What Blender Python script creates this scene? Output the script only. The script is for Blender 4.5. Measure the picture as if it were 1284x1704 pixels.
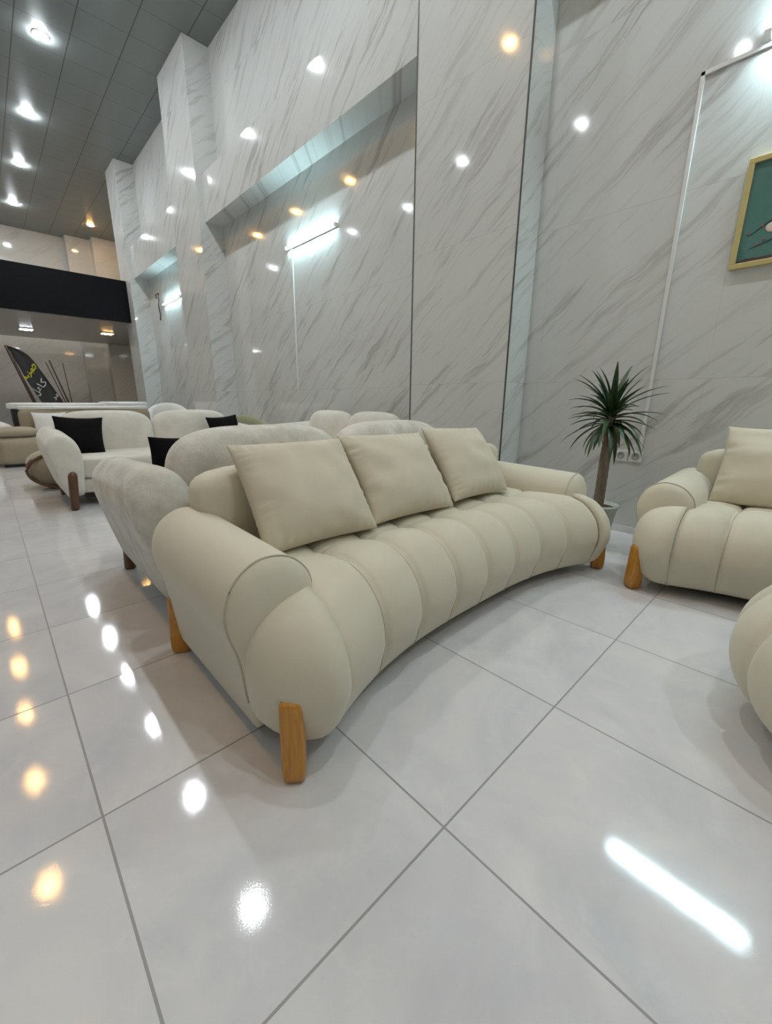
import bpy, bmesh, math, random
from mathutils import Vector, Matrix, Euler
from mathutils import noise as mnoise
random.seed(7)
PI = math.pi
S = bpy.context.scene
COL = S.collection
for o in list(bpy.data.objects):
    bpy.data.objects.remove(o)

# ------------------------------------------------------------------ camera
CAM = (-0.636, -0.452, 1.005)
YAW, PITCH, ROLL, FPX = 0.8087, 0.26353, 0.00777, 680.44
cd = bpy.data.cameras.new('camera')
cam = bpy.data.objects.new('camera', cd); COL.objects.link(cam)
f = Vector((math.cos(YAW)*math.cos(PITCH), math.sin(YAW)*math.cos(PITCH), -math.sin(PITCH)))
r = Vector((math.sin(YAW), -math.cos(YAW), 0)); u = r.cross(f)
r2 = r*math.cos(ROLL)+u*math.sin(ROLL); u2 = -r*math.sin(ROLL)+u*math.cos(ROLL)
m = Matrix((r2, u2, -f)).transposed().to_4x4(); m.translation = Vector(CAM)
cam.matrix_world = m
cd.sensor_fit = 'VERTICAL'; cd.sensor_height = 36.0; cd.lens = 36.0*FPX/1704.0
cd.clip_start = 0.02; cd.clip_end = 100
S.camera = cam

# ------------------------------------------------------------------ world, exposure, light strengths
w = bpy.data.worlds.new('world'); S.world = w; w.use_nodes = True
w.node_tree.nodes['Background'].inputs[0].default_value = (0.75, 0.85, 1.0, 1)
w.node_tree.nodes['Background'].inputs[1].default_value = 0.2
S.view_settings.view_transform = 'Standard'; S.view_settings.look = 'None'
S.view_settings.gamma = 1.0; S.view_settings.use_curve_mapping = False
S.view_settings.exposure = 0.24
COOL = (0.87, 0.945, 1.0); WARM = (1.0, 0.55, 0.17)
E_COOL, E_SIDE, E_WARM, E_TUBE, E_TUBE2, E_MEZZ = 500.0, 115.0, 150.0, 85.0, 200.0, 30.0

# ------------------------------------------------------------------ materials
def mat(name):
    m = bpy.data.materials.new(name); m.use_nodes = True
    nt = m.node_tree; b = nt.nodes['Principled BSDF']
    return m, nt, b
def N(nt, t, **k):
    n = nt.nodes.new(t)
    for a, v in k.items():
        if a in n.inputs.keys(): n.inputs[a].default_value = v
        else: setattr(n, a, v)
    return n
def L(nt, a, b): nt.links.new(a, b)
def math_n(nt, op, a, b=None, clamp=False):
    n = nt.nodes.new('ShaderNodeMath'); n.operation = op; n.use_clamp = clamp
    for i, v in ((0, a), (1, b)):
        if v is None: continue
        if isinstance(v, (int, float)): n.inputs[i].default_value = v
        else: nt.links.new(v, n.inputs[i])
    return n.outputs[0]
def ramp(nt, fac, stops):
    n = nt.nodes.new('ShaderNodeValToRGB'); cr = n.color_ramp
    while len(cr.elements) < len(stops): cr.elements.new(0.5)
    for e, (p, c) in zip(cr.elements, stops):
        e.position = p; e.color = (*c, 1) if len(c) == 3 else c
    nt.links.new(fac, n.inputs[0]); return n.outputs[0]
def mix(nt, fac, a, b, mode='MIX'):
    n = nt.nodes.new('ShaderNodeMix'); n.data_type = 'RGBA'; n.blend_type = mode
    for i, v in ((0, fac), (6, a), (7, b)):
        if isinstance(v, (int, float)): n.inputs[i].default_value = v
        elif isinstance(v, tuple): n.inputs[i].default_value = (*v, 1) if len(v) == 3 else v
        else: nt.links.new(v, n.inputs[i])
    return n.outputs[2]
def posxyz(nt, obj=False):
    if obj: g = nt.nodes.new('ShaderNodeTexCoord').outputs['Object']
    else: g = nt.nodes.new('ShaderNodeNewGeometry').outputs['Position']
    s = nt.nodes.new('ShaderNodeSeparateXYZ'); nt.links.new(g, s.inputs[0])
    return g, s.outputs[0], s.outputs[1], s.outputs[2]
def comb(nt, x, y, z=0.0):
    n = nt.nodes.new('ShaderNodeCombineXYZ')
    for i, v in enumerate((x, y, z)):
        if isinstance(v, (int, float)): n.inputs[i].default_value = v
        else: nt.links.new(v, n.inputs[i])
    return n.outputs[0]
def noise(nt, vec, scale, detail=3, rough=.5, dist=0):
    n = nt.nodes.new('ShaderNodeTexNoise'); n.inputs['Scale'].default_value = scale
    n.inputs['Detail'].default_value = detail; n.inputs['Roughness'].default_value = rough
    n.inputs['Distortion'].default_value = dist
    nt.links.new(vec, n.inputs['Vector']); return n.outputs[0]
def bump(nt, b, h, strength, dist=.01):
    n = nt.nodes.new('ShaderNodeBump'); n.inputs['Strength'].default_value = strength
    n.inputs['Distance'].default_value = dist
    nt.links.new(h, n.inputs['Height']); nt.links.new(n.outputs[0], b.inputs['Normal'])
def gridline(nt, c, period, off, width):
    a = math_n(nt, 'SUBTRACT', c, off); a = math_n(nt, 'DIVIDE', a, period)
    a = math_n(nt, 'FRACT', math_n(nt, 'ADD', a, 1000.0))
    a = math_n(nt, 'ABSOLUTE', math_n(nt, 'SUBTRACT', a, 0.5))
    return math_n(nt, 'GREATER_THAN', a, 0.5-width/period/2)

def marble_mat(name, tint=(1, 1, 1), zseam=1.175, vs=1.0):
    m, nt, b = mat(name)
    g, x, y, z = posxyz(nt)
    s = math_n(nt, 'SUBTRACT', x, y)
    # slabs: each slab shifts the pattern
    ang = math.radians(40)
    slab = math_n(nt, 'FLOOR', math_n(nt, 'DIVIDE', z, zseam))
    s2 = math_n(nt, 'ADD', s, math_n(nt, 'MULTIPLY', slab, 0.13))
    al = math_n(nt, 'ADD', math_n(nt, 'MULTIPLY', s2, math.cos(ang)), math_n(nt, 'MULTIPLY', z, math.sin(ang)))
    ac = math_n(nt, 'SUBTRACT', math_n(nt, 'MULTIPLY', z, math.cos(ang)), math_n(nt, 'MULTIPLY', s2, math.sin(ang)))
    wob = noise(nt, comb(nt, al, ac, 3.1), 1.3, 3)
    ac2 = math_n(nt, 'ADD', ac, math_n(nt, 'MULTIPLY', math_n(nt, 'SUBTRACT', wob, .5), .22))
    v1 = noise(nt, comb(nt, math_n(nt, 'MULTIPLY', al, .9), math_n(nt, 'MULTIPLY', ac2, 9.0), 0.0), 1.0, 5, .62)
    v2 = noise(nt, comb(nt, math_n(nt, 'MULTIPLY', al, 2.0), math_n(nt, 'MULTIPLY', ac2, 22.0), 7.0), 1.0, 3, .6)
    broad = noise(nt, comb(nt, math_n(nt, 'MULTIPLY', al, .5), math_n(nt, 'MULTIPLY', ac2, 2.2), 4.0), 1.0, 2, .5)
    r1 = ramp(nt, v1, [(0.0, (0.0,)*3), (.53, (0.0,)*3), (.61, (.75,)*3), (.64, (1,)*3), (.68, (.15,)*3), (1, (0.15,)*3)])
    r2_ = ramp(nt, v2, [(0, (0,)*3), (.56, (0,)*3), (.72, (1,)*3), (1, (1,)*3)])
    bsel = ramp(nt, broad, [(0, (.25,)*3), (.38, (.25,)*3), (.58, (1,)*3), (1, (1,)*3)])
    base = mix(nt, broad, (0.65*tint[0], 0.665*tint[1], 0.645*tint[2]), (0.59*tint[0], 0.605*tint[1], 0.59*tint[2]))
    veinc = (0.30*tint[0], 0.28*tint[1], 0.26*tint[2])
    c = mix(nt, math_n(nt, 'MULTIPLY', math_n(nt, 'MULTIPLY', r1, bsel), .62*vs), base, veinc)
    c = mix(nt, math_n(nt, 'MULTIPLY', math_n(nt, 'MULTIPLY', r2_, bsel), .4*vs), c, veinc)
    seam = gridline(nt, z, zseam, 0.0, .004)
    c = mix(nt, math_n(nt, 'MULTIPLY', seam, .35), c, (.35, .34, .32))
    seam2 = gridline(nt, s, 1.2, 0.37, .003)
    c = mix(nt, math_n(nt, 'MULTIPLY', seam2, .22), c, (.35, .34, .32))
    L(nt, c, b.inputs['Base Color'])
    b.inputs['Roughness'].default_value = .07
    b.inputs['Specular IOR Level'].default_value = .5
    bump(nt, b, noise(nt, g, 5.0, 2), .04, .01)
    return m
M = {}
M['marble'] = marble_mat('polished marble')
M['marble_far'] = marble_mat('polished marble warm', (.98, .93, .88), vs=.4)

def floor_mat():
    m, nt, b = mat('glossy porcelain tiles')
    g, x, y, z = posxyz(nt)
    T = .6
    tx = math_n(nt, 'FLOOR', math_n(nt, 'DIVIDE', x, T)); ty = math_n(nt, 'FLOOR', math_n(nt, 'DIVIDE', y, T))
    wn = nt.nodes.new('ShaderNodeTexWhiteNoise'); L(nt, comb(nt, tx, ty, 0.0), wn.inputs[0])
    off = nt.nodes.new('ShaderNodeVectorMath'); off.operation = 'MULTIPLY_ADD'
    L(nt, wn.outputs['Color'], off.inputs[0]); off.inputs[1].default_value = (9, 9, 9); L(nt, g, off.inputs[2])
    n1 = noise(nt, off.outputs[0], 2.2, 5, .55, 1.2)
    n2 = noise(nt, off.outputs[0], 7.0, 4, .6, .8)
    c = ramp(nt, n1, [(.28, (.575, .58, .60)), (.5, (.65, .645, .65)), (.7, (.71, .695, .685))])
    c = mix(nt, ramp(nt, n2, [(.55, (0,)*3), (.75, (.35,)*3)]), c, (.78, .765, .75))
    tone = math_n(nt, 'ADD', math_n(nt, 'MULTIPLY', wn.outputs['Value'], .04), .97)
    c = mix(nt, 1.0, c, comb(nt, tone, tone, tone), 'MULTIPLY')
    gl = math_n(nt, 'MAXIMUM', gridline(nt, x, T, 0, .0055), gridline(nt, y, T, 0, .0055))
    c = mix(nt, math_n(nt, 'MULTIPLY', gl, .8), c, (.20, .19, .18))
    L(nt, c, b.inputs['Base Color'])
    rg = math_n(nt, 'ADD', math_n(nt, 'MULTIPLY', gl, .5), .056)
    L(nt, rg, b.inputs['Roughness'])
    b.inputs['Specular IOR Level'].default_value = .55
    h = math_n(nt, 'ADD', math_n(nt, 'MULTIPLY', noise(nt, g, 300.0, 2), .30), math_n(nt, 'MULTIPLY', gl, -1.0))
    bump(nt, b, h, .08, .002)
    return m
M['floor'] = floor_mat()

def ceiling_mat():
    m, nt, b = mat('metal ceiling panels')
    g, x, y, z = posxyz(nt)
    l1 = gridline(nt, x, .67, .70, .016); l2 = gridline(nt, y, .645, 7.67, .011)
    gl = math_n(nt, 'MAXIMUM', l1, math_n(nt, 'MULTIPLY', l2, .75))
    n = noise(nt, comb(nt, math_n(nt, 'MULTIPLY', x, 1.5), math_n(nt, 'MULTIPLY', y, .25), 0.0), 1.0, 2)
    c = mix(nt, n, (.20, .22, .215), (.26, .28, .27))
    c = mix(nt, math_n(nt, 'MULTIPLY', gl, .8), c, (.05, .055, .055))
    L(nt, c, b.inputs['Base Color']); b.inputs['Roughness'].default_value = .33
    b.inputs['Metallic'].default_value = .15
    bump(nt, b, gl, -.3, .004)
    return m
M['ceiling'] = ceiling_mat()

def fabric(name, c1, c2, scale=420, bs=.12, rough=.85, sheen=.25, mottle=3.0, big=0.0):
    m, nt, b = mat(name)
    g, x, y, z = posxyz(nt, True)
    n = noise(nt, g, mottle, 4, .6)
    c = mix(nt, ramp(nt, n, [(.3, (0,)*3), (.7, (1,)*3)]), c1, c2)
    L(nt, c, b.inputs['Base Color']); b.inputs['Roughness'].default_value = rough
    b.inputs['Sheen Weight'].default_value = sheen; b.inputs['Sheen Roughness'].default_value = .4
    b.inputs['Specular IOR Level'].default_value = .2
    h = noise(nt, g, scale, 3, .6)
    if big: h = math_n(nt, 'ADD', h, math_n(nt, 'MULTIPLY', noise(nt, g, 28, 3), big))
    bump(nt, b, h, bs, .004)
    return m
M['linen'] = fabric('beige linen upholstery', (.61, .565, .445), (.64, .595, .47), big=.25, bs=.08)
M['linen_pillow'] = fabric('beige pillow linen', (.585, .53, .41), (.615, .56, .435), big=.3, bs=.08)
M['piping'] = fabric('beige piping', (.49, .45, .355), (.51, .47, .37))
M['boucle'] = fabric('cream boucle', (.50, .47, .40), (.72, .69, .62), 190, .5, .95, .4, 9.0, 1.5)
M['cream'] = fabric('cream boucle light', (.62, .59, .52), (.72, .69, .62), 190, .35, .95, .35, 6.0, 1.0)
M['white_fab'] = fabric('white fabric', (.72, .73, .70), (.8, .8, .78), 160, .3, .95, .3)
M['tan'] = fabric('tan fabric', (.34, .29, .21), (.40, .34, .25), 200, .2, .9, .3)
M['olive'] = fabric('olive fabric', (.30, .30, .19), (.35, .34, .22), 200, .2)
M['black_fab'] = fabric('black velvet', (.0022, .002, .0025), (.004, .0035, .005), 220, .3, .95, 0.0)

def wood(name, c1, c2, rough=.35, coat=.3):
    m, nt, b = mat(name)
    g, x, y, z = posxyz(nt, True)
    v = comb(nt, math_n(nt, 'MULTIPLY', x, 30.0), math_n(nt, 'MULTIPLY', y, 30.0), math_n(nt, 'MULTIPLY', z, 4.0))
    n = noise(nt, v, 1.5, 4, .6, 1.5)
    c = ramp(nt, n, [(.3, c1), (.7, c2)])
    L(nt, c, b.inputs['Base Color']); b.inputs['Roughness'].default_value = rough
    b.inputs['Coat Weight'].default_value = coat; b.inputs['Coat Roughness'].default_value = .15
    return m
M['honey'] = wood('honey wood', (.40, .16, .012), (.60, .28, .03))
M['walnut'] = wood('walnut wood', (.06, .024, .008), (.13, .052, .017), .45)
M['bark'] = wood('plant bark', (.12, .09, .065), (.26, .21, .16), .9, 0)

def plain(name, c, rough=.5, metal=0, spec=.5, nscale=30, var=.06):
    m, nt, b = mat(name)
    g, x, y, z = posxyz(nt, True)
    n = noise(nt, g, nscale, 2)
    lo = tuple(v*(1-var) for v in c); hi = tuple(v*(1+var) for v in c)
    L(nt, mix(nt, n, lo, hi), b.inputs['Base Color'])
    b.inputs['Roughness'].default_value = rough; b.inputs['Metallic'].default_value = metal
    b.inputs['Specular IOR Level'].default_value = spec
    return m
M['fascia'] = plain('black fascia board', (.0035, .004, .006), .5, 0, .12)
M['slab'] = plain('mezzanine soffit panel', (.30, .28, .26), .25)
M['black'] = plain('black paint', (.01, .01, .01), .6)
M['white_plastic'] = plain('white plastic', (.72, .73, .72), .35)
M['steel'] = plain('dark metal edge', (.10, .10, .10), .4, .6)
M['socket_grey'] = plain('grey plastic', (.33, .33, .32), .5)
M['gold'] = plain('gilt frame', (.60, .50, .22), .35, .35)
M['pot'] = plain('pale green ceramic', (.50, .56, .50), .3)
M['soil'] = plain('soil', (.09, .045, .03), .95)
M['brown_pole'] = plain('dark brown pole', (.05, .025, .018), .5)
M['flag'] = plain('black flag cloth', (.035, .036, .036), .8)
M['flag_yellow'] = plain('yellow print', (.55, .50, .04), .8)
M['flag_white'] = plain('white print', (.55, .55, .53), .8)
M['flower'] = plain('blossom paint', (.72, .60, .52), .6)
M['flower_pink'] = plain('pink paint', (.32, .10, .11), .6)
M['branch'] = plain('branch paint', (.05, .045, .05), .6)

def leaf_mat():
    m, nt, b = mat('dracaena leaf')
    g, x, y, z = posxyz(nt, True)
    n = noise(nt, g, 14, 3)
    L(nt, ramp(nt, n, [(.3, (.012, .035, .012)), (.7, (.045, .09, .03))]), b.inputs['Base Color'])
    b.inputs['Roughness'].default_value = .45
    return m
M['leaf'] = leaf_mat()
M['leaf_dry'] = plain('dry leaf base', (.20, .11, .02), .7, 0, .3, 40, .4)
def canvas_mat():
    m, nt, b = mat('painted canvas')
    g, x, y, z = posxyz(nt)
    n = noise(nt, g, 3.5, 4, .6, .7)
    c = ramp(nt, n, [(.3, (.045, .15, .13)), (.5, (.075, .20, .17)), (.7, (.10, .21, .21))])
    bl = math_n(nt, 'LESS_THAN', math_n(nt, 'ADD', z, math_n(nt, 'MULTIPLY', noise(nt, g, 9, 3), .03)), 1.885)
    c = mix(nt, math_n(nt, 'MULTIPLY', bl, .85), c, (.075, .02, .028))
    L(nt, c, b.inputs['Base Color']); b.inputs['Roughness'].default_value = .45
    bump(nt, b, noise(nt, g, 90, 3), .3, .003)
    return m
M['canvas'] = canvas_mat()
def emis(name, col, st):
    m = bpy.data.materials.new(name); m.use_nodes = True; nt = m.node_tree
    nt.nodes.remove(nt.nodes['Principled BSDF'])
    e = nt.nodes.new('ShaderNodeEmission'); e.inputs[0].default_value = (*col, 1); e.inputs[1].default_value = st
    L(nt, e.outputs[0], nt.nodes['Material Output'].inputs[0]); return m
M['e_cool'] = emis('cool lamp diffuser', COOL, E_COOL)
M['e_side'] = emis('cool lamp diffuser, side row', COOL, E_SIDE)
M['e_warm'] = emis('warm lamp diffuser', WARM, E_WARM)
M['e_tube'] = emis('cool tube', (.62, .93, 1.0), E_TUBE)
M['e_tube2'] = emis('cool tube over picture', (.68, .93, 1.0), E_TUBE2)
M['e_mcool'] = emis('cool square lamp', COOL, E_MEZZ)
M['e_mwarm'] = emis('warm square lamp', WARM, E_MEZZ)

# ------------------------------------------------------------------ geometry helpers
def link(name, me, m, parent=None, smooth=True):
    o = bpy.data.objects.new(name, me); COL.objects.link(o)
    if m: me.materials.append(m)
    if smooth:
        for p in me.polygons: p.use_smooth = True
    if parent: o.parent = parent
    return o
def raw(name, vs, fs, m, parent=None, smooth=True):
    me = bpy.data.meshes.new(name); me.from_pydata([tuple(v) for v in vs], [], fs); me.update()
    bm = bmesh.new(); bm.from_mesh(me)
    bmesh.ops.remove_doubles(bm, verts=bm.verts, dist=1e-5)
    bmesh.ops.recalc_face_normals(bm, faces=bm.faces); bm.to_mesh(me); bm.free()
    return link(name, me, m, parent, smooth)
def empty(name, loc, rz=0.0):
    o = bpy.data.objects.new(name, None); COL.objects.link(o); o.location = loc
    o.rotation_euler = (0, 0, rz); o.empty_display_size = .1; return o
def tag(o, label, cat, group=None):
    o['label'] = label; o['category'] = cat
    if group: o['group'] = group
    return o
def struct(o, label=None):
    o['kind'] = 'structure'
    if label: o['label'] = label
    return o
def boxes(name, bl, m, parent=None, bevel=0.0, smooth=False):
    """one mesh made of axis-aligned boxes (x0,y0,z0,x1,y1,z1)"""
    bm = bmesh.new()
    for (x0, y0, z0, x1, y1, z1) in bl:
        r = bmesh.ops.create_cube(bm, size=1)
        for v in r['verts']:
            v.co = Vector(((x0+x1)/2+v.co.x*(x1-x0), (y0+y1)/2+v.co.y*(y1-y0), (z0+z1)/2+v.co.z*(z1-z0)))
    if bevel: bmesh.ops.bevel(bm, geom=bm.edges[:], offset=bevel, segments=3, affect='EDGES', profile=.6)
    me = bpy.data.meshes.new(name); bm.to_mesh(me); bm.free()
    return link(name, me, m, parent, smooth)
def pnorm(name, size, a, b, m, parent=None, loc=(0, 0, 0), rot=(0, 0, 0), n=22, flat='y', warp=None):
    """puffy superquadric solid: exponent a in the broad plane, b across the thin axis"""
    vs, fs, idx = [], [], {}
    def key(p): return tuple(round(c, 5) for c in p)
    def add(p):
        k = key(p)
        if k in idx: return idx[k]
        idx[k] = len(vs); vs.append(p); return idx[k]
    for ax in range(3):
        for sg in (-1, 1):
            for i in range(n):
                for j in range(n):
                    q = []
                    for (ii, jj) in ((i, j), (i+1, j), (i+1, j+1), (i, j+1)):
                        s_ = math.tan((ii/n*2-1)*PI/4); t_ = math.tan((jj/n*2-1)*PI/4)
                        p = [0, 0, 0]; p[ax] = sg; p[(ax+1) % 3] = s_; p[(ax+2) % 3] = t_
                        q.append(add(p))
                    fs.append(q if sg > 0 else q[::-1])
    k = {'x': 0, 'y': 1, 'z': 2}[flat]; o1, o2 = [(1, 2), (0, 2), (0, 1)][k]
    R = Euler(rot).to_matrix(); out = []
    for p in vs:
        d = [abs(c) for c in p]
        g = ((d[o1]**a+d[o2]**a)**(b/a)+d[k]**b)**(1/b)
        q = Vector((p[0]/g, p[1]/g, p[2]/g))
        q = Vector((q.x*size[0]/2, q.y*size[1]/2, q.z*size[2]/2))
        if warp: q = warp(q)
        out.append(R @ q+Vector(loc))
    me = bpy.data.meshes.new(name); me.from_pydata([tuple(v) for v in out], [], fs); me.update()
    return link(name, me, m, parent)
def loft(name, secs, m, parent=None, cap=True, closed=True, smooth=True):
    vs = [p for s_ in secs for p in s_]; k = len(secs[0]); fs = []
    for i in range(len(secs)-1):
        for j in range(k if closed else k-1):
            j2 = (j+1) % k
            fs.append((i*k+j, i*k+j2, (i+1)*k+j2, (i+1)*k+j))
    if cap:
        for s_, i in ((secs[0], 0), (secs[-1], len(secs)-1)):
            c = sum((Vector(p) for p in s_), Vector())/k; ci = len(vs); vs.append(c)
            for j in range(k): fs.append((ci, i*k+j, i*k+(j+1) % k))
    return raw(name, vs, fs, m, parent, smooth)
def tube(name, pts, rad, m, parent=None, k=10):
    pts = [Vector(p) for p in pts]; secs = []
    for i, p in enumerate(pts):
        t = (pts[min(i+1, len(pts)-1)]-pts[max(i-1, 0)]).normalized()
        a = t.cross(Vector((0, 0, 1)) if abs(t.z) < .9 else Vector((1, 0, 0))).normalized(); b_ = t.cross(a)
        rr = rad[i] if isinstance(rad, (list, tuple)) else rad
        secs.append([p+rr*(math.cos(2*PI*j/k)*a+math.sin(2*PI*j/k)*b_) for j in range(k)])
    return loft(name, secs, m, parent)
def lathe(name, prof, m, parent=None, k=40, loc=(0, 0, 0), flute=0, fd=0):
    secs = []
    for (rr, z) in prof:
        s_ = []
        for j in range(k):
            a = 2*PI*j/k; q = rr*(1+fd*math.cos(flute*a)) if flute else rr
            s_.append(Vector((loc[0]+q*math.cos(a), loc[1]+q*math.sin(a), loc[2]+z)))
        secs.append(s_)
    return loft(name, secs, m, parent)
def spline(pts, n):
    """Catmull-Rom through control points, returns n+1 samples"""
    P_ = [Vector(p) for p in pts]; P_ = [2*P_[0]-P_[1]]+P_+[2*P_[-1]-P_[-2]]
    out = []; seg = len(P_)-3
    for i in range(n+1):
        t = i/n*seg; k = min(int(t), seg-1); t -= k
        a, b_, c, d = P_[k:k+4]
        out.append(.5*((2*b_)+(-a+c)*t+(2*a-5*b_+4*c-d)*t*t+(-a+3*b_-3*c+d)*t**3))
    return out

# ------------------------------------------------------------------ room shell
ZC = 6.57
XW = 3.0          # recess wall plane
XA = 2.94         # right alcove wall plane
XP = 2.62         # pilaster face
struct(boxes('floor', [(-7, -6, -.1, 4.6, 20.4, 0)], M['floor']))
struct(boxes('ceiling', [(-7, -6, ZC, 4.6, 20.4, ZC+.1)], M['ceiling']))
struct(boxes('wall_right', [(XA, -6, 0, 3.3, 2.0, ZC), (XW+.03, 2.0, 0, 3.3, 13.0, ZC), (3.9, 13.0, 0, 4.2, 20.4, ZC), (3.3, 12.95, 0, 3.9, 13.3, ZC)], M['marble']))
struct(boxes('wall_far', [(-7, 19.6, 0, 4.3, 19.9, ZC), (2.43, 19.2, 0, 3.15, 19.6, ZC), (3.15, 18.75, 0, 3.9, 19.6, ZC)], M['marble_far']))
struct(boxes('wall_left', [(-7, -6, 0, -6.6, 20, ZC)], M['marble']))
struct(boxes('wall_back', [(-7, -6, 0, 3.3, -5.7, ZC)], M['marble']))
struct(boxes('trim_1', [(XP, 1.5, 0, 3.05, 2.6, ZC)], M['marble']), 'marble clad pilaster nearest the plant')
struct(boxes('trim_2', [(XP, 7.69, 0, 3.05, 8.97, ZC)], M['marble']), 'middle marble clad pilaster rising to the ceiling')
struct(boxes('trim_3', [(XP, 12.5, 0, 3.4, 13.4, ZC)], M['marble']), 'marble clad pilaster beside the black fascia')
struct(boxes('trim_4', [(2.72, 2.6, 4.0, 3.05, 7.69, 4.70)], M['marble']), 'marble clad beam across the tall recess')
struct(boxes('trim_5', [(2.72, 8.97, 4.0, 3.05, 12.5, 4.70)], M['marble']), 'marble clad beam across the far recess')
struct(boxes('trim_6', [(2.72, -5.6, 4.0, 2.95, 1.5, 4.70)], M['marble']), 'marble clad beam above the picture')
struct(boxes('trim_7', [(XP-.004, 1.492, 0, XP+.006, 1.502, ZC)], M['steel']), 'dark metal corner strip on the right pilaster edge')
struct(boxes('trim_8', [(XP-.004, 2.598, 0, XP+.006, 2.61, ZC)], M['steel']), 'dark metal corner strip on the left pilaster edge')
struct(boxes('baseboard_right', [(XA-.012, -5.6, 0, XA, 1.5, .05)], M['white_plastic']))

# mezzanine at the far end
mz = tag(empty('mezzanine', (0, 12.9, 3.0)), 'black fronted mezzanine balcony spanning the far end of the showroom', 'mezzanine')
boxes('fascia', [(-6.6, 0, 0, XP, .12, 1.0)], M['fascia'], mz)
boxes('slab', [(-6.6, .12, .02, 3.88, 5.8, .3)], M['slab'], mz)

# ------------------------------------------------------------------ lights of the room
def downlight(x, y, warm, label, z=ZC, group=None, em=None):
    root = tag(empty('ceiling_light', (x, y, z)), label, 'ceiling light', group)
    lathe('trim_ring', [(.085, 0), (.112, 0), (.113, -.006), (.106, -.009), (.088, -.009), (.085, 0)], M['white_plastic'], root, 32)
    lathe('diffuser', [(.086, -.004), (.086, -.024), (.072, -.030), (.04, -.032), (.002, -.032)], M[em] if em else (M['e_warm'] if warm else M['e_cool']), root, 32)
    return root
YS = [-3.45, -.9, 1.65, 4.2, 6.72, 9.3, 11.87, 14.4, 17.3]
seen = {9.3: 'nearest', 11.87: 'second nearest', 14.4: 'third nearest', 17.3: 'farthest'}
for xr, warm in ((1.03, False), (-1.22, True), (-3.4, False)):
    for y in YS:
        if xr == 1.03 and y in seen:
            lab = 'round white glowing ceiling light, %s in the row of cool lights' % seen[y]; grp = 'round lights in the tiled ceiling'
        elif warm: lab = 'round warm ceiling light seen only as a reflection on floor or marble'; grp = 'warm ceiling lights out of frame'
        else: lab = 'round cool ceiling light seen only as a reflection on floor or marble'; grp = 'cool ceiling lights out of frame'
        downlight(xr, y, warm, lab, ZC, grp, 'e_side' if xr < -3 else None)
downlight(2.95, 17.54, True, 'round warm orange ceiling light beside the far pilaster', ZC, 'round lights in the tiled ceiling')

def squarelight(x, y, warm, label):
    root = tag(empty('ceiling_lamp', (x, y, 3.02)), label, 'ceiling light', 'lamps under the mezzanine')
    boxes('frame', [(-.17, -.17, -.03, .17, .17, 0)], M['white_plastic'], root, .005)
    boxes('diffuser', [(-.14, -.14, -.04, .14, .14, -.031)], M['e_mwarm'] if warm else M['e_mcool'], root)
squarelight(.66, 16.4, False, 'white lamp under the mezzanine above the black flag')
squarelight(2.55, 15.6, True, 'warm yellow lamp under the mezzanine beside the column')
squarelight(3.3, 14.6, False, 'white lamp under the mezzanine next to the marble wall')
squarelight(-1.8, 16.4, False, 'white lamp under the mezzanine left of the frame')

def tubelight(xw, y0, y1, z, label, em='e_tube'):
    root = tag(empty('tube_light', (xw, (y0+y1)/2, z)), label, 'wall light', 'linear tube lights on the marble wall')
    h = (y1-y0)/2
    boxes('housing', [(-.028, -h, -.018, -.001, h, .018)], M['white_plastic'], root, .003)
    tube('tube', [(-.042, -h+.02, 0), (-.042, 0, 0), (-.042, h-.02, 0)], .013, M[em], root, 12)
    for s_ in (-1, 1): boxes('end_cap', [(-.06, s_*h-.018, -.02, -.001, s_*h+.018, .02)], M['white_plastic'], root, .003)
tubelight(XW+.03, 4.32, 5.53, 3.17, 'glowing tube light in the tall recess with a trunking below')
tubelight(XW+.03, 10.15, 11.35, 3.27, 'glowing tube light in the far recess between the pilasters')
tubelight(XA, -.81, .19, 3.0, 'tube light above the picture, seen reflected in the floor', 'e_tube2')

def trunk(name, bl, label, grp=None):
    o = boxes(name, bl, M['white_plastic'], None, .002); tag(o, label, 'cable trunking', grp); return o
trunk('cable_trunking', [(XW+.013, 5.405, 1.2, XW+.03, 5.425, 3.15)], 'thin white vertical trunking hanging below the tube light in the recess')
trunk('cable_trunking', [(XA-.014, .472, .66, XA, .496, 2.98), (XA-.014, .15, 2.957, XA, .496, 2.98)], 'white cable trunking rising behind the plant and bending right above the picture')

# sockets
for i, (yc, lab) in enumerate(((.612, 'left white wall socket low on the marble behind the plant'), (.508, 'right white wall socket low on the marble behind the plant'))):
    root = tag(empty('wall_socket', (XA, yc, .61)), lab, 'socket', 'pair of wall sockets')
    boxes('plate', [(-.010, -.047, -.042, 0, .047, .042)], M['white_plastic'], root, .003)
    q = lathe('socket_well', [(.026, 0), (.026, .004), (.02, .004), (.019, .0015), (.001, .0015)], M['socket_grey'], root, 24)
    q.rotation_euler = (0, -PI/2, 0); q.location = (-.0105, 0, .004)

# loose wire on the far wall
tag(tube('wall_wire', [(XW+.02, 11.9, 3.5), (XW-.02, 11.8, 3.56), (XW-.03, 11.55, 3.55), (XW-.02, 11.6, 3.42), (XW+.0, 11.75, 3.3), (XW+.01, 11.72, 3.1), (XW+.02, 11.8, 2.98)], .012, M['steel']), 'loose dark wire curling out of the marble wall in the far recess', 'wire')

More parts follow.
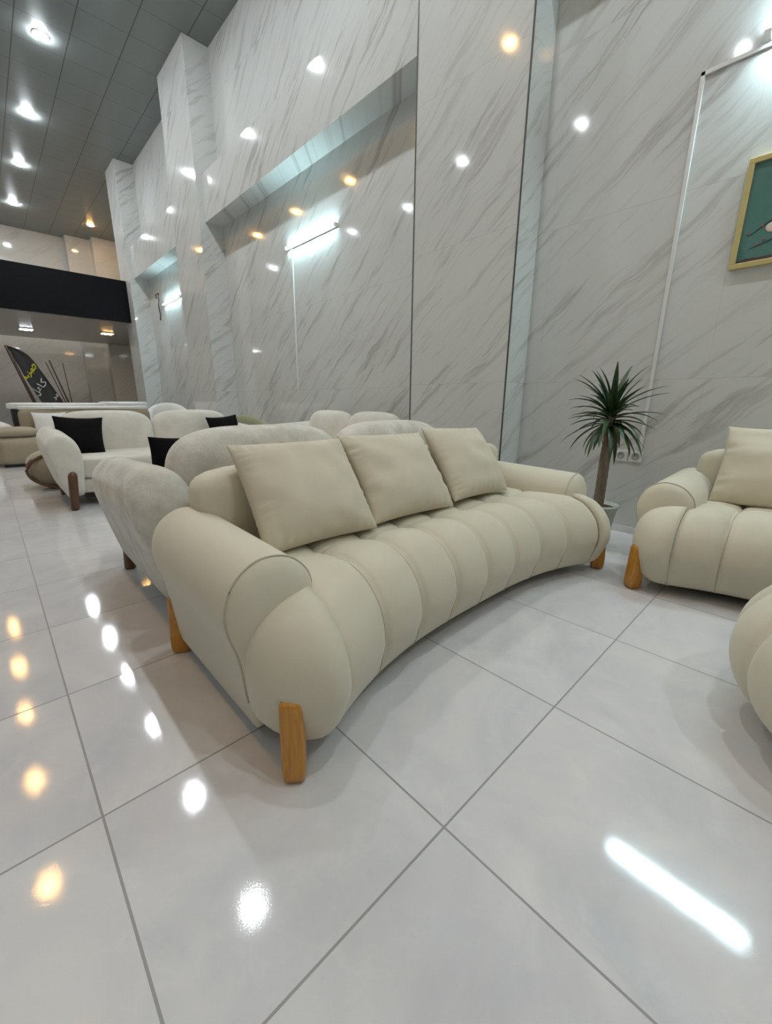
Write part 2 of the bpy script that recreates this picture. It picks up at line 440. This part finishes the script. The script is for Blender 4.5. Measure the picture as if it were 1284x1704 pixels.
# picture
pic = tag(empty('picture', (XA, -.27, 1.82)), 'gold framed painting of pale blossoms on a teal ground, hung on the marble wall', 'picture')
W2 = .43; H = .59
boxes('frame', [(-.035, -W2, 0, -.002, W2, .03), (-.035, -W2, H-.03, -.002, W2, H), (-.035, -W2, .03, -.002, -W2+.03, H-.03), (-.035, W2-.03, .03, -.002, W2, H-.03)], M['gold'], pic, .004)
cv = boxes('canvas', [(-.018, -W2+.03, .03, -.003, W2-.03, H-.03)], M['canvas'], pic)
def paint(name, bl, m):
    for (y, z, ry, rz, a) in bl:
        bm = bmesh.new()
        mt = Matrix.Translation((-.020, y, z)) @ Matrix.Rotation(a, 4, 'X')
        c = bmesh.ops.create_uvsphere(bm, u_segments=10, v_segments=6, radius=1)
        for v in c['verts']: v.co = mt @ Vector((v.co.x*.003, v.co.y*ry, v.co.z*rz))
        me = bpy.data.meshes.new(name); bm.to_mesh(me); bm.free(); link(name, me, m, cv)
br, fl, bu = [], [], []
rs = random.Random(3)
for (y0, z0, y1, z1) in ((.37, .17, .1, .36), (.36, .10, .05, .20), (.1, .36, -.2, .44), (.2, .29, .12, .48), (.05, .2, -.3, .3)):
    a = math.atan2(z1-z0, y1-y0); l = math.hypot(y1-y0, z1-z0)
    br.append(((y0+y1)/2, (z0+z1)/2, l/2, .0025, a))
    for k in range(3):
        t = rs.random(); bu.append((y0+(y1-y0)*t, z0+(z1-z0)*t+rs.uniform(-.02, .02), .008, .006, rs.random()*3))
for (y, z) in ((.252, .33), (.262, .20), (.1, .37), (-.02, .40), (.14, .47), (.02, .2), (-.15, .27), (-.18, .43)):
    fl.append((y, z, .03, .026, .3))
paint('branch', br, M['branch']); paint('blossom', fl, M['flower']); paint('bud', bu, M['flower_pink'])

# ------------------------------------------------------------------ channel sofa
def sofa_leg(parent, x, y, ang, h=.25, mt='honey'):
    """block leg: thin at the top, heavy and rounded at the foot; ang = outward direction"""
    prof = [(0.0, .012, .052, .024), (.008, .0, .066, .029), (.03, -.004, .075, .0315), (.07, -.004, .072, .032), (.13, .0, .066, .032), (.19, .002, .066, .0315), (h-.02, .004, .064, .031), (h-.006, .006, .060, .030), (h, .012, .050, .026)]
    ca, sa = math.cos(ang), math.sin(ang); secs = []
    for (z, ro, dep, hw) in prof:
        s_ = []
        for j in range(20):
            t = 2*PI*j/20; c_, n_ = math.cos(t), math.sin(t)
            e = .35
            dx = math.copysign(abs(c_)**e, c_)*dep*.5; dy = math.copysign(abs(n_)**e, n_)*hw
            rx = .035-ro-dep*.5+dx
            s_.append(Vector((x+rx*ca-dy*sa, y+rx*sa+dy*ca, z)))
        secs.append(s_)
    return loft('leg', secs, M[mt], parent)

def channel_sofa(name, origin, rz, label, seams, half, n_back_row=True, depth=1.26, fcurve=None, group=None):
    """local frame: x along the width (centre 0), front towards -y with back at y=depth; z up"""
    root = tag(empty(name, origin, rz), label, 'sofa', group)
    # --- seat
    ctr = [(.20, .050), (.10, .048), (.03, .072), (.0, .16), (-.012, .25), (.012, .34), (.075, .412), (.135, .440), (.195, .450)]
    XE = half-.27; endc = .045
    def prof(x, c, k):
        yf = fcurve(x)
        pts = [(yf+a, z) for a, z in ctr]
        ys = .81
        pts += [(ys-.055, .440), (ys-.018, .428), (ys, .416), (ys+.018, .428), (ys+.055, .438), (ys+.22, .438), (ys+.34, .42)]
        return spline([(0, a, b_) for a, b_ in pts], 76)
    vs, fs = [], []
    rows = []
    edges = [-XE]+list(seams[1:-1])+[XE]
    def ring(x, puff, scale=1.0, cy=None, cz=.27):
        P_ = prof(x, 0, 0); yf = fcurve(x); out = []
        for i, p in enumerate(P_):
            a = P_[max(i-1, 0)]; b_ = P_[min(i+1, len(P_)-1)]; t = (b_-a).normalized(); nrm = Vector((0, -t.z, t.y))
            if nrm.length < .1: nrm = Vector((0, 0, 1))
            nf = min(1, max(0, (p.z-.07)/.16)) if i < 24 else 1
            q = p+nrm*puff*nf
            if scale != 1.0:
                cyy = yf+.30
                yy = q.y-cyy; zz = q.z-cz
                if q.y < cyy: q = Vector((0, cyy+yy*scale, cz+zz*scale))
                else: q = Vector((0, q.y, cz+zz*scale))
            xx = x
            if abs(x) > XE:
                k_ = min(1, max(0, (q.y-yf-.17)/.14)); xx = x-math.copysign(min(.06, abs(x)-XE)*k_, x)
            out.append(Vector((xx, q.y, q.z)))
        return out
    A = .030
    # left end cap
    NC = 14
    endw = half-XE
    secs = []
    for i in range(NC+1):
        t = i/NC; th = t*PI/2
        s_ = math.sin(th)**.65 if i else 0.02
        x = -XE-(endw-endc)*math.cos(th)
        secs.append(ring(x, A*.9, max(s_, .02)))
    secs = [s for s in secs]
    # blend the last bit down into the seam crease
    k_extra = 6
    lst = []
    for i in range(NC+1): lst.append(secs[i])
    body = []
    for a, b_ in zip(edges[:-1], edges[1:]):
        for i in range(15):
            c = -1+2*i/14
            pf = A*(math.sqrt(max(0, 1-c*c))**.9)-.004
            body.append(ring(a+(b_-a)*(i/14), pf))
    right = []
    for i in range(NC+1):
        t = i/NC; th = t*PI/2
        x = XE+(endw-endc)*math.cos(th)
        s_ = math.sin(th)**.65 if i else 0.02
        right.append(ring(x, A*.9, max(s_, .02)))
    allsec = lst+body+right[::-1]
    loft('seat', allsec, M['linen'], root, cap=True, closed=False)
    # seam welts down the front of each channel
    for sx in edges:
        tube('seam_welt', [p for p in ring(sx, -.002)[3:52]], .0035, M['piping'], root, 6)
    # --- underframe
    pts = []
    nseg = 24
    top, bot = [], []
    outl = []
    for i in range(nseg+1):
        x = -half+.22+(2*half-.44)*i/nseg; outl.append((x, fcurve(x)+.19))
    outl += [(half-.22, depth-.06), (-half+.22, depth-.06)]
    loft('underframe', [[Vector((x, y, z)) for x, y in outl] for z in (.035, .09)], M['black'], root, smooth=False)
    # --- arms
    for sg in (-1, 1):
        a0 = half-.026
        cs = [(a0-.085, .055), (a0-.058, .065), (a0-.042, .18), (a0-.03, .30), (a0-.006, .39), (a0-.002, .455), (a0-.03, .53), (a0-.085, .575), (a0-.145, .585), (a0-.21, .565), (a0-.262, .51), (a0-.278, .44), (a0-.272, .36), (a0-.262, .22), (a0-.25, .08), (a0-.22, .055)]
        sp = spline([(x, 0, z) for x, z in cs], 58)
        cx, cz = a0-.14, .36
        secs = []
        y0, y1 = .545, depth+.0
        for (y, s_) in ((y0-.052, .02), (y0-.050, .35), (y0-.044, .62), (y0-.032, .82), (y0-.016, .94), (y0, .99), (y0+.012, 1.0), (y0+.2, 1.0), (y0+.45, 1.0), (y1-.09, 1.0), (y1-.05, .985), (y1-.02, .94), (y1, .85), (y1+.008, .6), (y1+.010, .02)):
            slope = 0.02*(y-y0)/(y1-y0)
            sec = []
            for p in sp:
                zz = p.z+slope*max(0, (p.z-.1)/.45)
                sec.append(Vector((sg*(cx+(p.x-cx)*s_), y, cz+(zz-cz)*s_)))
            secs.append(sec)
        arm = loft('arm', secs, M['linen'], root)
        # piping round the front cap
        pp = [Vector((sg*p.x, y0+.002, p.z)) for p in sp[7:46]]
        tube('piping', pp, .0032, M['piping'], arm, 8)
    # --- back
    bw = 2*half-.36
    def bwarp(q):
        return Vector((q.x, q.y+.04*(q.z+.1), q.z))
    pnorm('backrest', (bw, .24, .50), 9, 5, M['linen'], root, (0, depth-.11, .50), n=26, warp=bwarp)
    # --- legs
    ya = fcurve(-XE)
    sofa_leg(root, -half+.115, ya+.022, math.radians(232), .25); sofa_leg(root, half-.115, ya+.022, math.radians(-52), .25)
    sofa_leg(root, -half+.09, depth-.05, math.radians(150)); sofa_leg(root, half-.09, depth-.05, math.radians(30))
    return root

XC = .905
def fc_main(x):
    d = min(abs(x), 1.0)
    return .50-.148*(d/.94)**3
seams = [s-XC for s in (-.30, -.035, .205, .44, .675, .91, 1.145, 1.38, 1.61, 1.845, 2.11)]
main = channel_sofa('channel_sofa', (XC, 0, 0), 0, 'long beige channel-tufted curved sofa with honey wood legs in the foreground', seams, 1.205, fcurve=fc_main, group='beige channel-tufted seats')
seams2 = [-1.205, -.94, -.72, -.50, -.28, -.06, .16, .38, .60, .82, .94, 1.205]
second = channel_sofa('channel_sofa', (1.47, -.965, 0), -PI/2, 'beige channel-tufted sofa against the marble wall, right of the potted plant', [-1.205, -.94, -.74, -.51, -.26, 0, .24, .48, .72, .94, 1.205], 1.205, fcurve=fc_main, group='beige channel-tufted seats')

# ------------------------------------------------------------------ pillows
def pillow(name, wd, ht, th, m, loc, rot, label, group, wr=.015, seed=0, pinch=.05):
    n = 44; vs, fs = [], []
    rs = random.Random(seed); ph = [rs.uniform(0, 6) for _ in range(8)]
    def P_(u_, v_, sd):
        eu = 1-pinch*(1-v_*v_)*1.0; ev = 1-pinch*(1-u_*u_)
        x = u_*wd/2*eu; z = v_*ht/2*ev
        pr = ((1-abs(u_)**2.3)*(1-abs(v_)**2.3))
        t = th/2*max(pr, 0)**.52
        # sag: fuller at the bottom
        t *= 1-.16*v_
        du = 1-abs(u_); dv = 1-abs(v_)
        w_ = wr*(math.sin(34*v_+ph[0]+4*math.sin(5*v_+ph[4]))*math.exp(-du*11)*(.6+.5*math.sin(7*v_+ph[6]))+math.sin(24*u_+ph[1]+4*math.sin(4*u_+ph[5]))*math.exp(-dv*11)*.5)*min(1, du*9)*min(1, dv*9)
        w_ += wr*.9*mnoise.noise(Vector((u_*2.2+ph[2], v_*2.2+ph[3], sd)))*min(1, du*4)*min(1, dv*4)
        return Vector((x, -sd*(t+w_), z))
    for sd in (1, -1):
        b_ = len(vs)
        for i in range(n+1):
            for j in range(n+1):
                u_ = math.sin((i/n*2-1)*PI/2)*.5+(i/n*2-1)*.5; v_ = math.sin((j/n*2-1)*PI/2)*.5+(j/n*2-1)*.5
                vs.append(P_(u_, v_, sd))
        for i in range(n):
            for j in range(n):
                q = (b_+i*(n+1)+j, b_+(i+1)*(n+1)+j, b_+(i+1)*(n+1)+j+1, b_+i*(n+1)+j+1)
                fs.append(q if sd == 1 else q[::-1])
    o = raw(name, vs, fs, m); o.location = loc; o.rotation_euler = rot
    tag(o, label, 'pillow', group); return o
G = 'beige back pillows on the channel-tufted sofas'
pillow('back_pillow', .53, .46, .19, M['linen_pillow'], (.262, .955, .655), (math.radians(-36), 0, math.radians(-1)), 'beige back pillow nearest the camera, at the near arm of the foreground sofa', G, seed=1)
pillow('back_pillow', .57, .46, .19, M['linen_pillow'], (.805, .965, .66), (math.radians(-36), math.radians(1), 0), 'middle one of the three beige back pillows on the foreground sofa', G, seed=2)
pillow('back_pillow', .56, .46, .19, M['linen_pillow'], (1.385, .975, .668), (math.radians(-35), math.radians(2), math.radians(1)), 'farthest beige back pillow on the foreground sofa, beside its far arm', G, seed=3)
pillow('back_pillow', .60, .47, .19, M['linen_pillow'], (2.44, -.36, .665), (math.radians(-25), 0, math.radians(-90)), 'beige back pillow on the sofa under the painting', G, seed=4)

# ------------------------------------------------------------------ rounded channel seat at the right edge
def round_seat(origin, R_, label):
    root = tag(empty('channel_armchair', origin), label, 'armchair', 'beige channel-tufted seats')
    prof = spline([(0, .60, .06), (0, .82, .07), (0, .95, .14), (0, 1.0, .25), (0, .95, .36), (0, .80, .445), (0, .5, .475), (0, .2, .475), (0, .0, .47)], 40)
    n = 168; K = 14; secs = []
    for p in prof:
        s_ = []
        for j in range(n):
            a = 2*PI*j/n+.22; c = (((j/n*K) % 1)*2-1)
            pf = 1+.055*(math.sqrt(max(0, 1-c*c))**.9-.6)*min(1, p.y*1.6)
            s_.append(Vector((R_*p.y*pf*math.cos(a), R_*p.y*pf*math.sin(a), p.z+(.012*(math.sqrt(max(0, 1-c*c))-.6) if p.z > .4 and p.y > .1 else 0))))
        secs.append(s_)
    loft('seat', secs, M['linen'], root)
    lathe('underframe', [(R_*.7, .03), (R_*.7, .09)], M['black'], root)
    # low curved back on the far side
    bs = []
    for i in range(41):
        a = math.radians(-165+150*i/40); e = min(i, 40-i)/6; s_ = min(1, e)**.5 if e > 0 else .05
        cc = Vector((math.cos(a)*R_*.82, math.sin(a)*R_*.82, .50))
        rd = Vector((math.cos(a), math.sin(a), 0))
        bs.append([cc+rd*.10*s_*math.copysign(abs(math.cos(t))**.8, math.cos(t))+Vector((0, 0, .2*s_*math.copysign(abs(math.sin(t))**.7, math.sin(t)))) for t in [2*PI*k/24 for k in range(24)]])
    b_ = loft('backrest', bs, M['linen'], root)
    for a in (30, 150, 210+60, 330):
        sofa_leg(root, R_*.72*math.cos(math.radians(a)), R_*.72*math.sin(math.radians(a)), math.radians(a), .2)
    return root
round_seat((1.12, -.905, 0), .53, 'rounded beige channel-tufted seat cut off by the right edge of the photo')

# ------------------------------------------------------------------ cream boucle sofas
def pill_leg(parent, x, y, h, m=None, lean=0.0, r0=.036):
    prof = [(0, .026), (.006, .031), (.03, .033), (h*.5, r0), (h-.04, r0+.002), (h-.015, .030), (h-.003, .016), (h, .004)]
    secs = [[Vector((x+rr*math.cos(2*PI*j/16)+lean*(z/h), y+rr*math.sin(2*PI*j/16), z)) for j in range(16)] for z, rr in prof]
    return loft('leg', secs, m or M['walnut'], parent)
def boucle_sofa(origin, rz, label, mt, group, half=1.13, cushions=2):
    root = tag(empty('boucle_sofa', origin, rz), label, 'sofa', group)
    m = M[mt]
    # base and seat
    pnorm('base', (2*half-.36, .74, .15), 14, 7, m, root, (0, .41, .195), n=20, flat='y')
    pnorm('seat', (2*half-.34, .79, .215), 12, 6, m, root, (0, .41, .368), n=24)
    # back shell, then rounded back cushions
    pnorm('back_shell', (2*half-.3, .16, .5), 8, 4, m, root, (0, .86, .40), n=16)
    cw = (2*half-.34)/cushions
    for i in range(cushions):
        x = -half+.17+cw*(i+.5)
        pnorm('back_cushion', (cw*1.01, .27, .56), 3.6, 2.8, m, root, (x, .80, .61), (math.radians(-8), 0, 0), n=26)
    for sg in (-1, 1):
        sp = spline([(half-.16, 0, .11), (half-.10, 0, .12), (half-.06, 0, .25), (half-.025, 0, .40), (half-.0, 0, .53), (half-.012, 0, .62), (half-.065, 0, .685), (half-.14, 0, .695), (half-.21, 0, .65), (half-.25, 0, .56), (half-.26, 0, .45), (half-.25, 0, .3), (half-.235, 0, .16), (half-.22, 0, .12)], 46)
        cx, cz = half-.14, .42; secs = []
        for (y, s_) in ((-.04, .03), (-.037, .5), (-.028, .78), (-.012, .91), (.015, .975), (.05, 1), (.1, 1), (.35, 1), (.6, 1.0), (.8, 1.0), (.88, .985), (.93, .9), (.955, .7), (.965, .4), (.967, .03)):
            secs.append([Vector((sg*(cx+(p.x-cx)*s_), y, cz+(p.z+.045*max(0, y-.05)*max(0, (p.z-.2)/.45)-cz)*s_)) for p in sp])
        loft('arm', secs, m, root)
        pill_leg(root, sg*(half-.125), -.035, .36, lean=-.03*sg)
        pill_leg(root, sg*(half-.145), .86, .20)
    boxes('underframe', [(-half+.25, .12, .07, half-.25, .80, .13)], M['black'], root)
    return root
GB = 'cream boucle sofas with walnut legs'
boucle_sofa((.79, 2.30, 0), PI, 'cream boucle sofa standing back to back with the foreground beige sofa', 'boucle', GB, 1.07)
boucle_sofa((.77, 4.27, 0), 0, 'cream boucle sofa facing the camera with black pillows at both ends', 'cream', GB, 1.08)
boucle_sofa((1.86, 3.66, 0), -PI/2, 'cream boucle sofa against the marble recess, only two rounded backs showing', 'cream', GB, 1.03)
GP = 'black velvet pillows on the cream sofas'
pillow('throw_pillow', .42, .42, .15, M['black_fab'], (.02, 4.78, .640), (math.radians(-22), math.radians(3), math.radians(-8)), 'square black pillow at the left end of the camera-facing cream sofa', GP, .004, 5, .09)
pillow('throw_pillow', .42, .42, .15, M['black_fab'], (1.52, 4.74, .62), (math.radians(-18), math.radians(-4), math.radians(8)), 'black pillow at the right end of the camera-facing cream sofa', GP, .004, 6, .09)
pillow('throw_pillow', .42, .42, .15, M['black_fab'], (.12, 1.90, .625), (math.radians(12), 0, math.radians(8)), 'black pillow half hidden behind the tall boucle back nearest the camera', GP, .004, 7, .09)

# ------------------------------------------------------------------ pieces further back
def tan_sofa(origin, label):
    root = tag(empty('tan_sofa', origin), label, 'sofa')
    m = M['tan']
    pnorm('arm', (.62, .85, .44), 6, 4, m, root, (-.30, .42, .225), n=18)
    pnorm('arm_pad', (.56, .6, .17), 3.5, 2.6, m, root, (-.34, .38, .50), n=16, flat='z')
    pnorm('seat', (1.6, .8, .40), 8, 5, m, root, (.75, .42, .22), n=16)
    pnorm('backrest', (1.95, .24, .58), 9, 3.5, m, root, (.73, .86, .57), n=22)
    pnorm('back_top_highlight', (1.93, .26, .07), 9, 2.5, M['white_fab'], root, (.73, .87, .86), n=14)  # white strip paints the lit top edge of the tan back
    pnorm('arm', (.40, .85, .5), 6, 4, m, root, (1.65, .42, .26), n=14)
    boxes('plinth', [(-.55, .06, 0, 1.75, .85, .04)], M['black'], root)
tan_sofa((-.02, 7.85, 0), 'tan rounded sofa with a padded left arm, behind the cream sofa with black pillows')
pillow('throw_pillow', .46, .40, .14, M['white_fab'], (.12, 8.45, .60), (math.radians(-15), 0, 0), 'cream white pillow leaning on the tan sofa', None, .003, 8, .08)

def tub_chair(name, origin, rz, mt, label, group=None, wood_band=False, h=.72):
    root = tag(empty(name, origin, rz), label, 'armchair', group)
    m = M[mt]
    pnorm('seat', (.66, .62, .26), 4, 3.5, m, root, (0, .33, .31), n=16, flat='z')
    secs = []
    for i in range(37):
        a = math.radians(-30+240*i/36); e = min(i, 36-i)/5; s_ = max(.05, min(1, e)**.5)
        rd = Vector((math.cos(a), math.sin(a), 0)); hh = (h-.25)/2*(.72+.28*max(0, math.sin(a)))
        cc = Vector((0, .33, .22))+rd*.36+Vector((0, 0, hh))
        secs.append([cc+rd*.085*s_*math.copysign(abs(math.cos(t))**.8, math.cos(t))+Vector((0, 0, hh*s_*math.copysign(abs(math.sin(t))**.6, math.sin(t)))) for t in [2*PI*k/22 for k in range(22)]])
    loft('backrest', secs, m, root)
    for sx in (-.22, .22):
        for sy in (.12, .56): pill_leg(root, sx, sy, .2, r0=.022)
    return root
tub_chair('tub_chair', (-.62, 8.95, 0), math.radians(20), 'white_fab', 'white boucle tub chair at the left edge behind the tan sofa')
tub_chair('tub_chair', (2.0, 8.75, 0), math.radians(-20), 'white_fab', 'white rounded chair back showing above the right cream back cushion', h=.98)
tub_chair('tub_chair', (2.35, 5.75, 0), math.radians(-10), 'olive', 'olive armchair peeking out behind the right black pillow', h=.80)

# bent wood armchair behind the cream sofa arm
bw = tag(empty('bentwood_armchair', (.05, 5.42, 0)), 'beige rounded chair with dark bent wood rims, behind the left arm of the cream sofa', 'armchair')
pnorm('body', (.92, .62, .44), 3.0, 3.2, M['tan'], bw, (0, .34, .225), n=20)
for yy in (.0, .10):
    tube('rim', [(-.47*math.cos(a), yy+.06+.05*math.sin(a), .225+.222*math.sin(a)) for a in [math.radians(-88+i*10) for i in range(16)]], .016, M['walnut'], bw, 10)

# long white sofa seen from behind, and its neighbour
def back_sofa(origin, wd, label, h=.93):
    root = tag(empty('white_sofa', origin), label, 'sofa', 'white sofas at the far end')
    boxes('body', [(.06, .05, .05, wd-.06, .6, h-.09)], M['black'], root, .02)
    pnorm('back_roll', (wd, .30, .12), 8, 2.5, M['white_fab'], root, (wd/2, .12, h-.05), n=16)
    pnorm('seat', (wd-.1, .6, .3), 8, 4, M['white_fab'], root, (wd/2, .5, .32), n=12)
    for x in (.15, wd-.15):
        for y in (.1, .7): pill_leg(root, x, y, .16)
back_sofa((-.36, 9.45, 0), 1.5, 'long white sofa with a black back, behind the tan sofa')
back_sofa((1.25, 10.9, 0), 1.0, 'white topped sofa beneath the far column, last in the row', .95)

# ------------------------------------------------------------------ flag and poles
fg = tag(empty('feather_flag', (.62, 11.9, 0)), 'black feather flag with yellow and white lettering leaning at the far left', 'flag')
def fp(px, py):  # flag plane coordinates: 0..1 along the pole from top
    return Vector((px-.62, 0, py))
L_ = [(-.09, 2.10), (-.03, 1.99), (.0, 1.85), (.06, 1.70), (.13, 1.45), (.24, 1.15), (.36, .85), (.46, .60), (.52, .45)]
R_ = [(-.09, 2.10), (.05, 2.055), (.20, 1.97), (.31, 1.83), (.42, 1.60), (.53, 1.35), (.64, 1.10), (.76, .82), (.86, .60)]
Ls = spline([(a, 0, b) for a, b in L_], 30); Rs = spline([(a, 0, b) for a, b in R_], 30)
Ls = [Vector((p.x-.62, p.z, 0)) for p in Ls]; Rs = [Vector((p.x-.62, p.z, 0)) for p in Rs]
vs, fs = [], []
for sd in (0, .008):
    for i in range(31):
        for j in range(9):
            q = Ls[i].lerp(Rs[i], j/8); vs.append((q.x, sd+.012*math.sin(j*1.1+i*.25), q.y))
for s2 in (0, 1):
    for i in range(30):
        for j in range(8):
            b_ = s2*31*9; q = (b_+i*9+j, b_+(i+1)*9+j, b_+(i+1)*9+j+1, b_+i*9+j+1); fs.append(q if s2 else q[::-1])
raw('flag_cloth', vs, fs, M['flag'], fg)
tube('pole', [(p.x, -.01, p.y) for p in Rs], .012, M['brown_pole'], fg, 8)
tube('pole', [(-.62-.09, -.01, 2.1), (-.62+.10, -.0, 1.3), (-.62+.28, 0, .55), (-.62+.42, 0, .02)], .022, M['brown_pole'], fg, 8)
tube('pole', [(-.62+.0, .01, 1.8), (-.62+.18, 0, 1.1), (-.62+.42, 0, .03)], .016, M['brown_pole'], fg, 8)
def strokes(name, lines, m, org, ang, sc, parent, rad=.012):
    ca, sa = math.cos(ang), math.sin(ang); bm = None; objs = []
    vs, fs = [], []
    for ln in lines:
        pts = spline([(a, 0, b) for a, b in ln], max(6, 5*len(ln))) if len(ln) > 1 else [Vector((ln[0][0], 0, ln[0][1])), Vector((ln[0][0]+.06, 0, ln[0][1]))]
        P3 = [Vector((org[0]+sc*(p.x*ca-p.z*sa), -.022, org[1]+sc*(p.x*sa+p.z*ca))) for p in pts]
        k = 6; base = len(vs)
        for i, p in enumerate(P3):
            t = (P3[min(i+1, len(P3)-1)]-P3[max(i-1, 0)]).normalized(); a_ = Vector((t.z, 0, -t.x))
            for j in range(k):
                an = 2*PI*j/k; vs.append(p+a_*rad*math.cos(an)+Vector((0, .004*math.sin(an), 0)))
        for i in range(len(P3)-1):
            for j in range(k): fs.append((base+i*k+j, base+i*k+(j+1) % k, base+(i+1)*k+(j+1) % k, base+(i+1)*k+j))
        fs.append(tuple(base+j for j in range(k))); fs.append(tuple(base+(len(P3)-1)*k+j for j in range(k)))
    return raw(name, vs, fs, m, parent)
# written right to left along the rising slope of the cloth: first word yellow, second white
w1 = [[(1.9, .35), (2.05, .52), (2.3, .50), (2.12, .22), (1.85, .12)],                # jim
      [(2.12, .02)],                                                                   # its dot
      [(1.85, .12), (1.65, .18), (1.6, .34), (1.75, .36), (1.72, .12), (1.5, .10)],    # he
      [(1.5, .10), (1.38, .24), (1.34, .10), (1.2, .08)], [(1.42, -.06)],             # ye
      [(1.2, .08), (1.12, .26), (1.08, .02), (.9, -.12)], [(1.1, .42)],               # ze
      [(.85, .24), (.80, .10), (.62, .10)], [(.76, -.06)],                             # ye
      [(.62, .10), (.48, .32), (.34, .22), (.42, .08), (.62, .12)]]                    # he
w2 = [[(1.85, .62), (1.5, .42), (1.72, .22), (1.5, .06), (1.2, .06)],                 # kaf
      [(1.2, .06), (1.16, .62)],                                                       # alef
      [(.98, .30), (.86, .34), (.84, .12), (1.0, .14), (.7, .08)],                     # mim
      [(.7, .08), (.56, .12), (.54, .66), (.55, .0), (.40, -.16), (.22, -.02)]]        # lam
w3 = [[(.9, .3), (.78, .34), (.76, .12), (.92, .14), (.6, .06), (.45, .2)], [(.3, .3), (.3, 0), (.1, -.1)]]
ft = strokes('flag_lettering', w1, M['flag_yellow'], (-.62+.10, 1.36), math.radians(48), .19, fg)
ft['label'] = 'yellow lettering'
ft = strokes('flag_lettering', w2, M['flag_white'], (-.62+.24, 1.04), math.radians(50), .23, fg)
ft['label'] = 'white lettering'
ft = strokes('flag_lettering', w3, M['flag_white'], (-.62+.56, .98), math.radians(45), .16, fg)
ft['label'] = 'white lettering cut off by the sofas'
GPo = 'thin dark poles beside the flag'
for (x0, z0, x1, lab) in ((.55, 1.82, 1.02, 'thin dark pole leaning closest to the flag'), (.62, 1.86, 1.05, 'thicker dark pole leaning beside the flag'), (.86, 1.82, .94, 'upright thin dark pole right of the leaning ones')):
    o = tube('leaning_pole', [(x0, 12.05, z0), ((x0+x1)/2, 12.05, z0/2), (x1, 12.05, .0)], .010 if 'thin ' in lab else .016, M['brown_pole'], None, 8)
    tag(o, lab, 'pole', GPo)

# ------------------------------------------------------------------ potted dracaena
pl = tag(empty('potted_plant', (2.42, .56, 0)), 'dracaena with a slender trunk in a pale fluted pot beside the marble wall', 'plant')
lathe('pot', [(.001, .0), (.075, .0), (.082, .01), (.125, .29), (.135, .30), (.135, .315), (.122, .315), (.112, .285), (.001, .28)], M['pot'], pl, 96, flute=16, fd=.03)
lathe('soil', [(.001, .292), (.112, .292), (.112, .275), (.001, .275)], M['soil'], pl)
tk = [(-.055, -.02, .26), (-.045, -.02, .42), (-.03, -.015, .62), (-.005, -.01, .78), (.005, 0, .87), (.01, 0, .94)]
sp = spline(tk, 60)
tube('trunk', sp, [.034-.004*i/60+.0018*(i % 3 == 0) for i in range(61)], M['bark'], pl, 14)
rs = random.Random(11)
def foliage(name, n, m, z0, z1, e0, e1, l0, l1, wd):
    vs, fs = [], []
    for k in range(n):
        t = (k+.5)/n; az = k*2.39996+rs.uniform(-.3, .3)
        el = e0+(e1-e0)*t+rs.uniform(-.12, .12); Ln = rs.uniform(l0, l1); zz = z0+(z1-z0)*t
        base = Vector((.008+.02*math.cos(az), .02*math.sin(az), zz)); droop = rs.uniform(.4, 1.0)*(1-.55*t)
        d = Vector((math.cos(az), math.sin(az), 0)); side = Vector((-math.sin(az), math.cos(az), 0))
        p = base.copy(); e = el; b_ = len(vs); S_ = 12
        for i in range(S_+1):
            s_ = i/S_; wv = wd*(math.sin(PI*min(1, .18+s_*.82))**.8)*(1-.25*s_) if i < S_ else .0004
            dirv = d*math.cos(e)+Vector((0, 0, math.sin(e))); up = -d*math.sin(e)+Vector((0, 0, math.cos(e)))
            vs += [p+side*wv+up*wv*.35, p-up*.001, p-side*wv+up*wv*.35]
            p = p+dirv*Ln/S_; e -= droop*1.5/S_
        for i in range(S_):
            for j in range(2):
                fs.append((b_+i*3+j, b_+(i+1)*3+j, b_+(i+1)*3+j+1, b_+i*3+j+1))
    return raw(name, vs, fs, m, pl)
foliage('foliage', 70, M['leaf'],   .85, .98, -.6, 1.45, .22, .35, .021)
dr = foliage('dry_leaves', 12, M['leaf_dry'], .81, .88, -1.2, -.5, .08, .17, .007)
dr['label'] = 'brownish dry leaf bases'
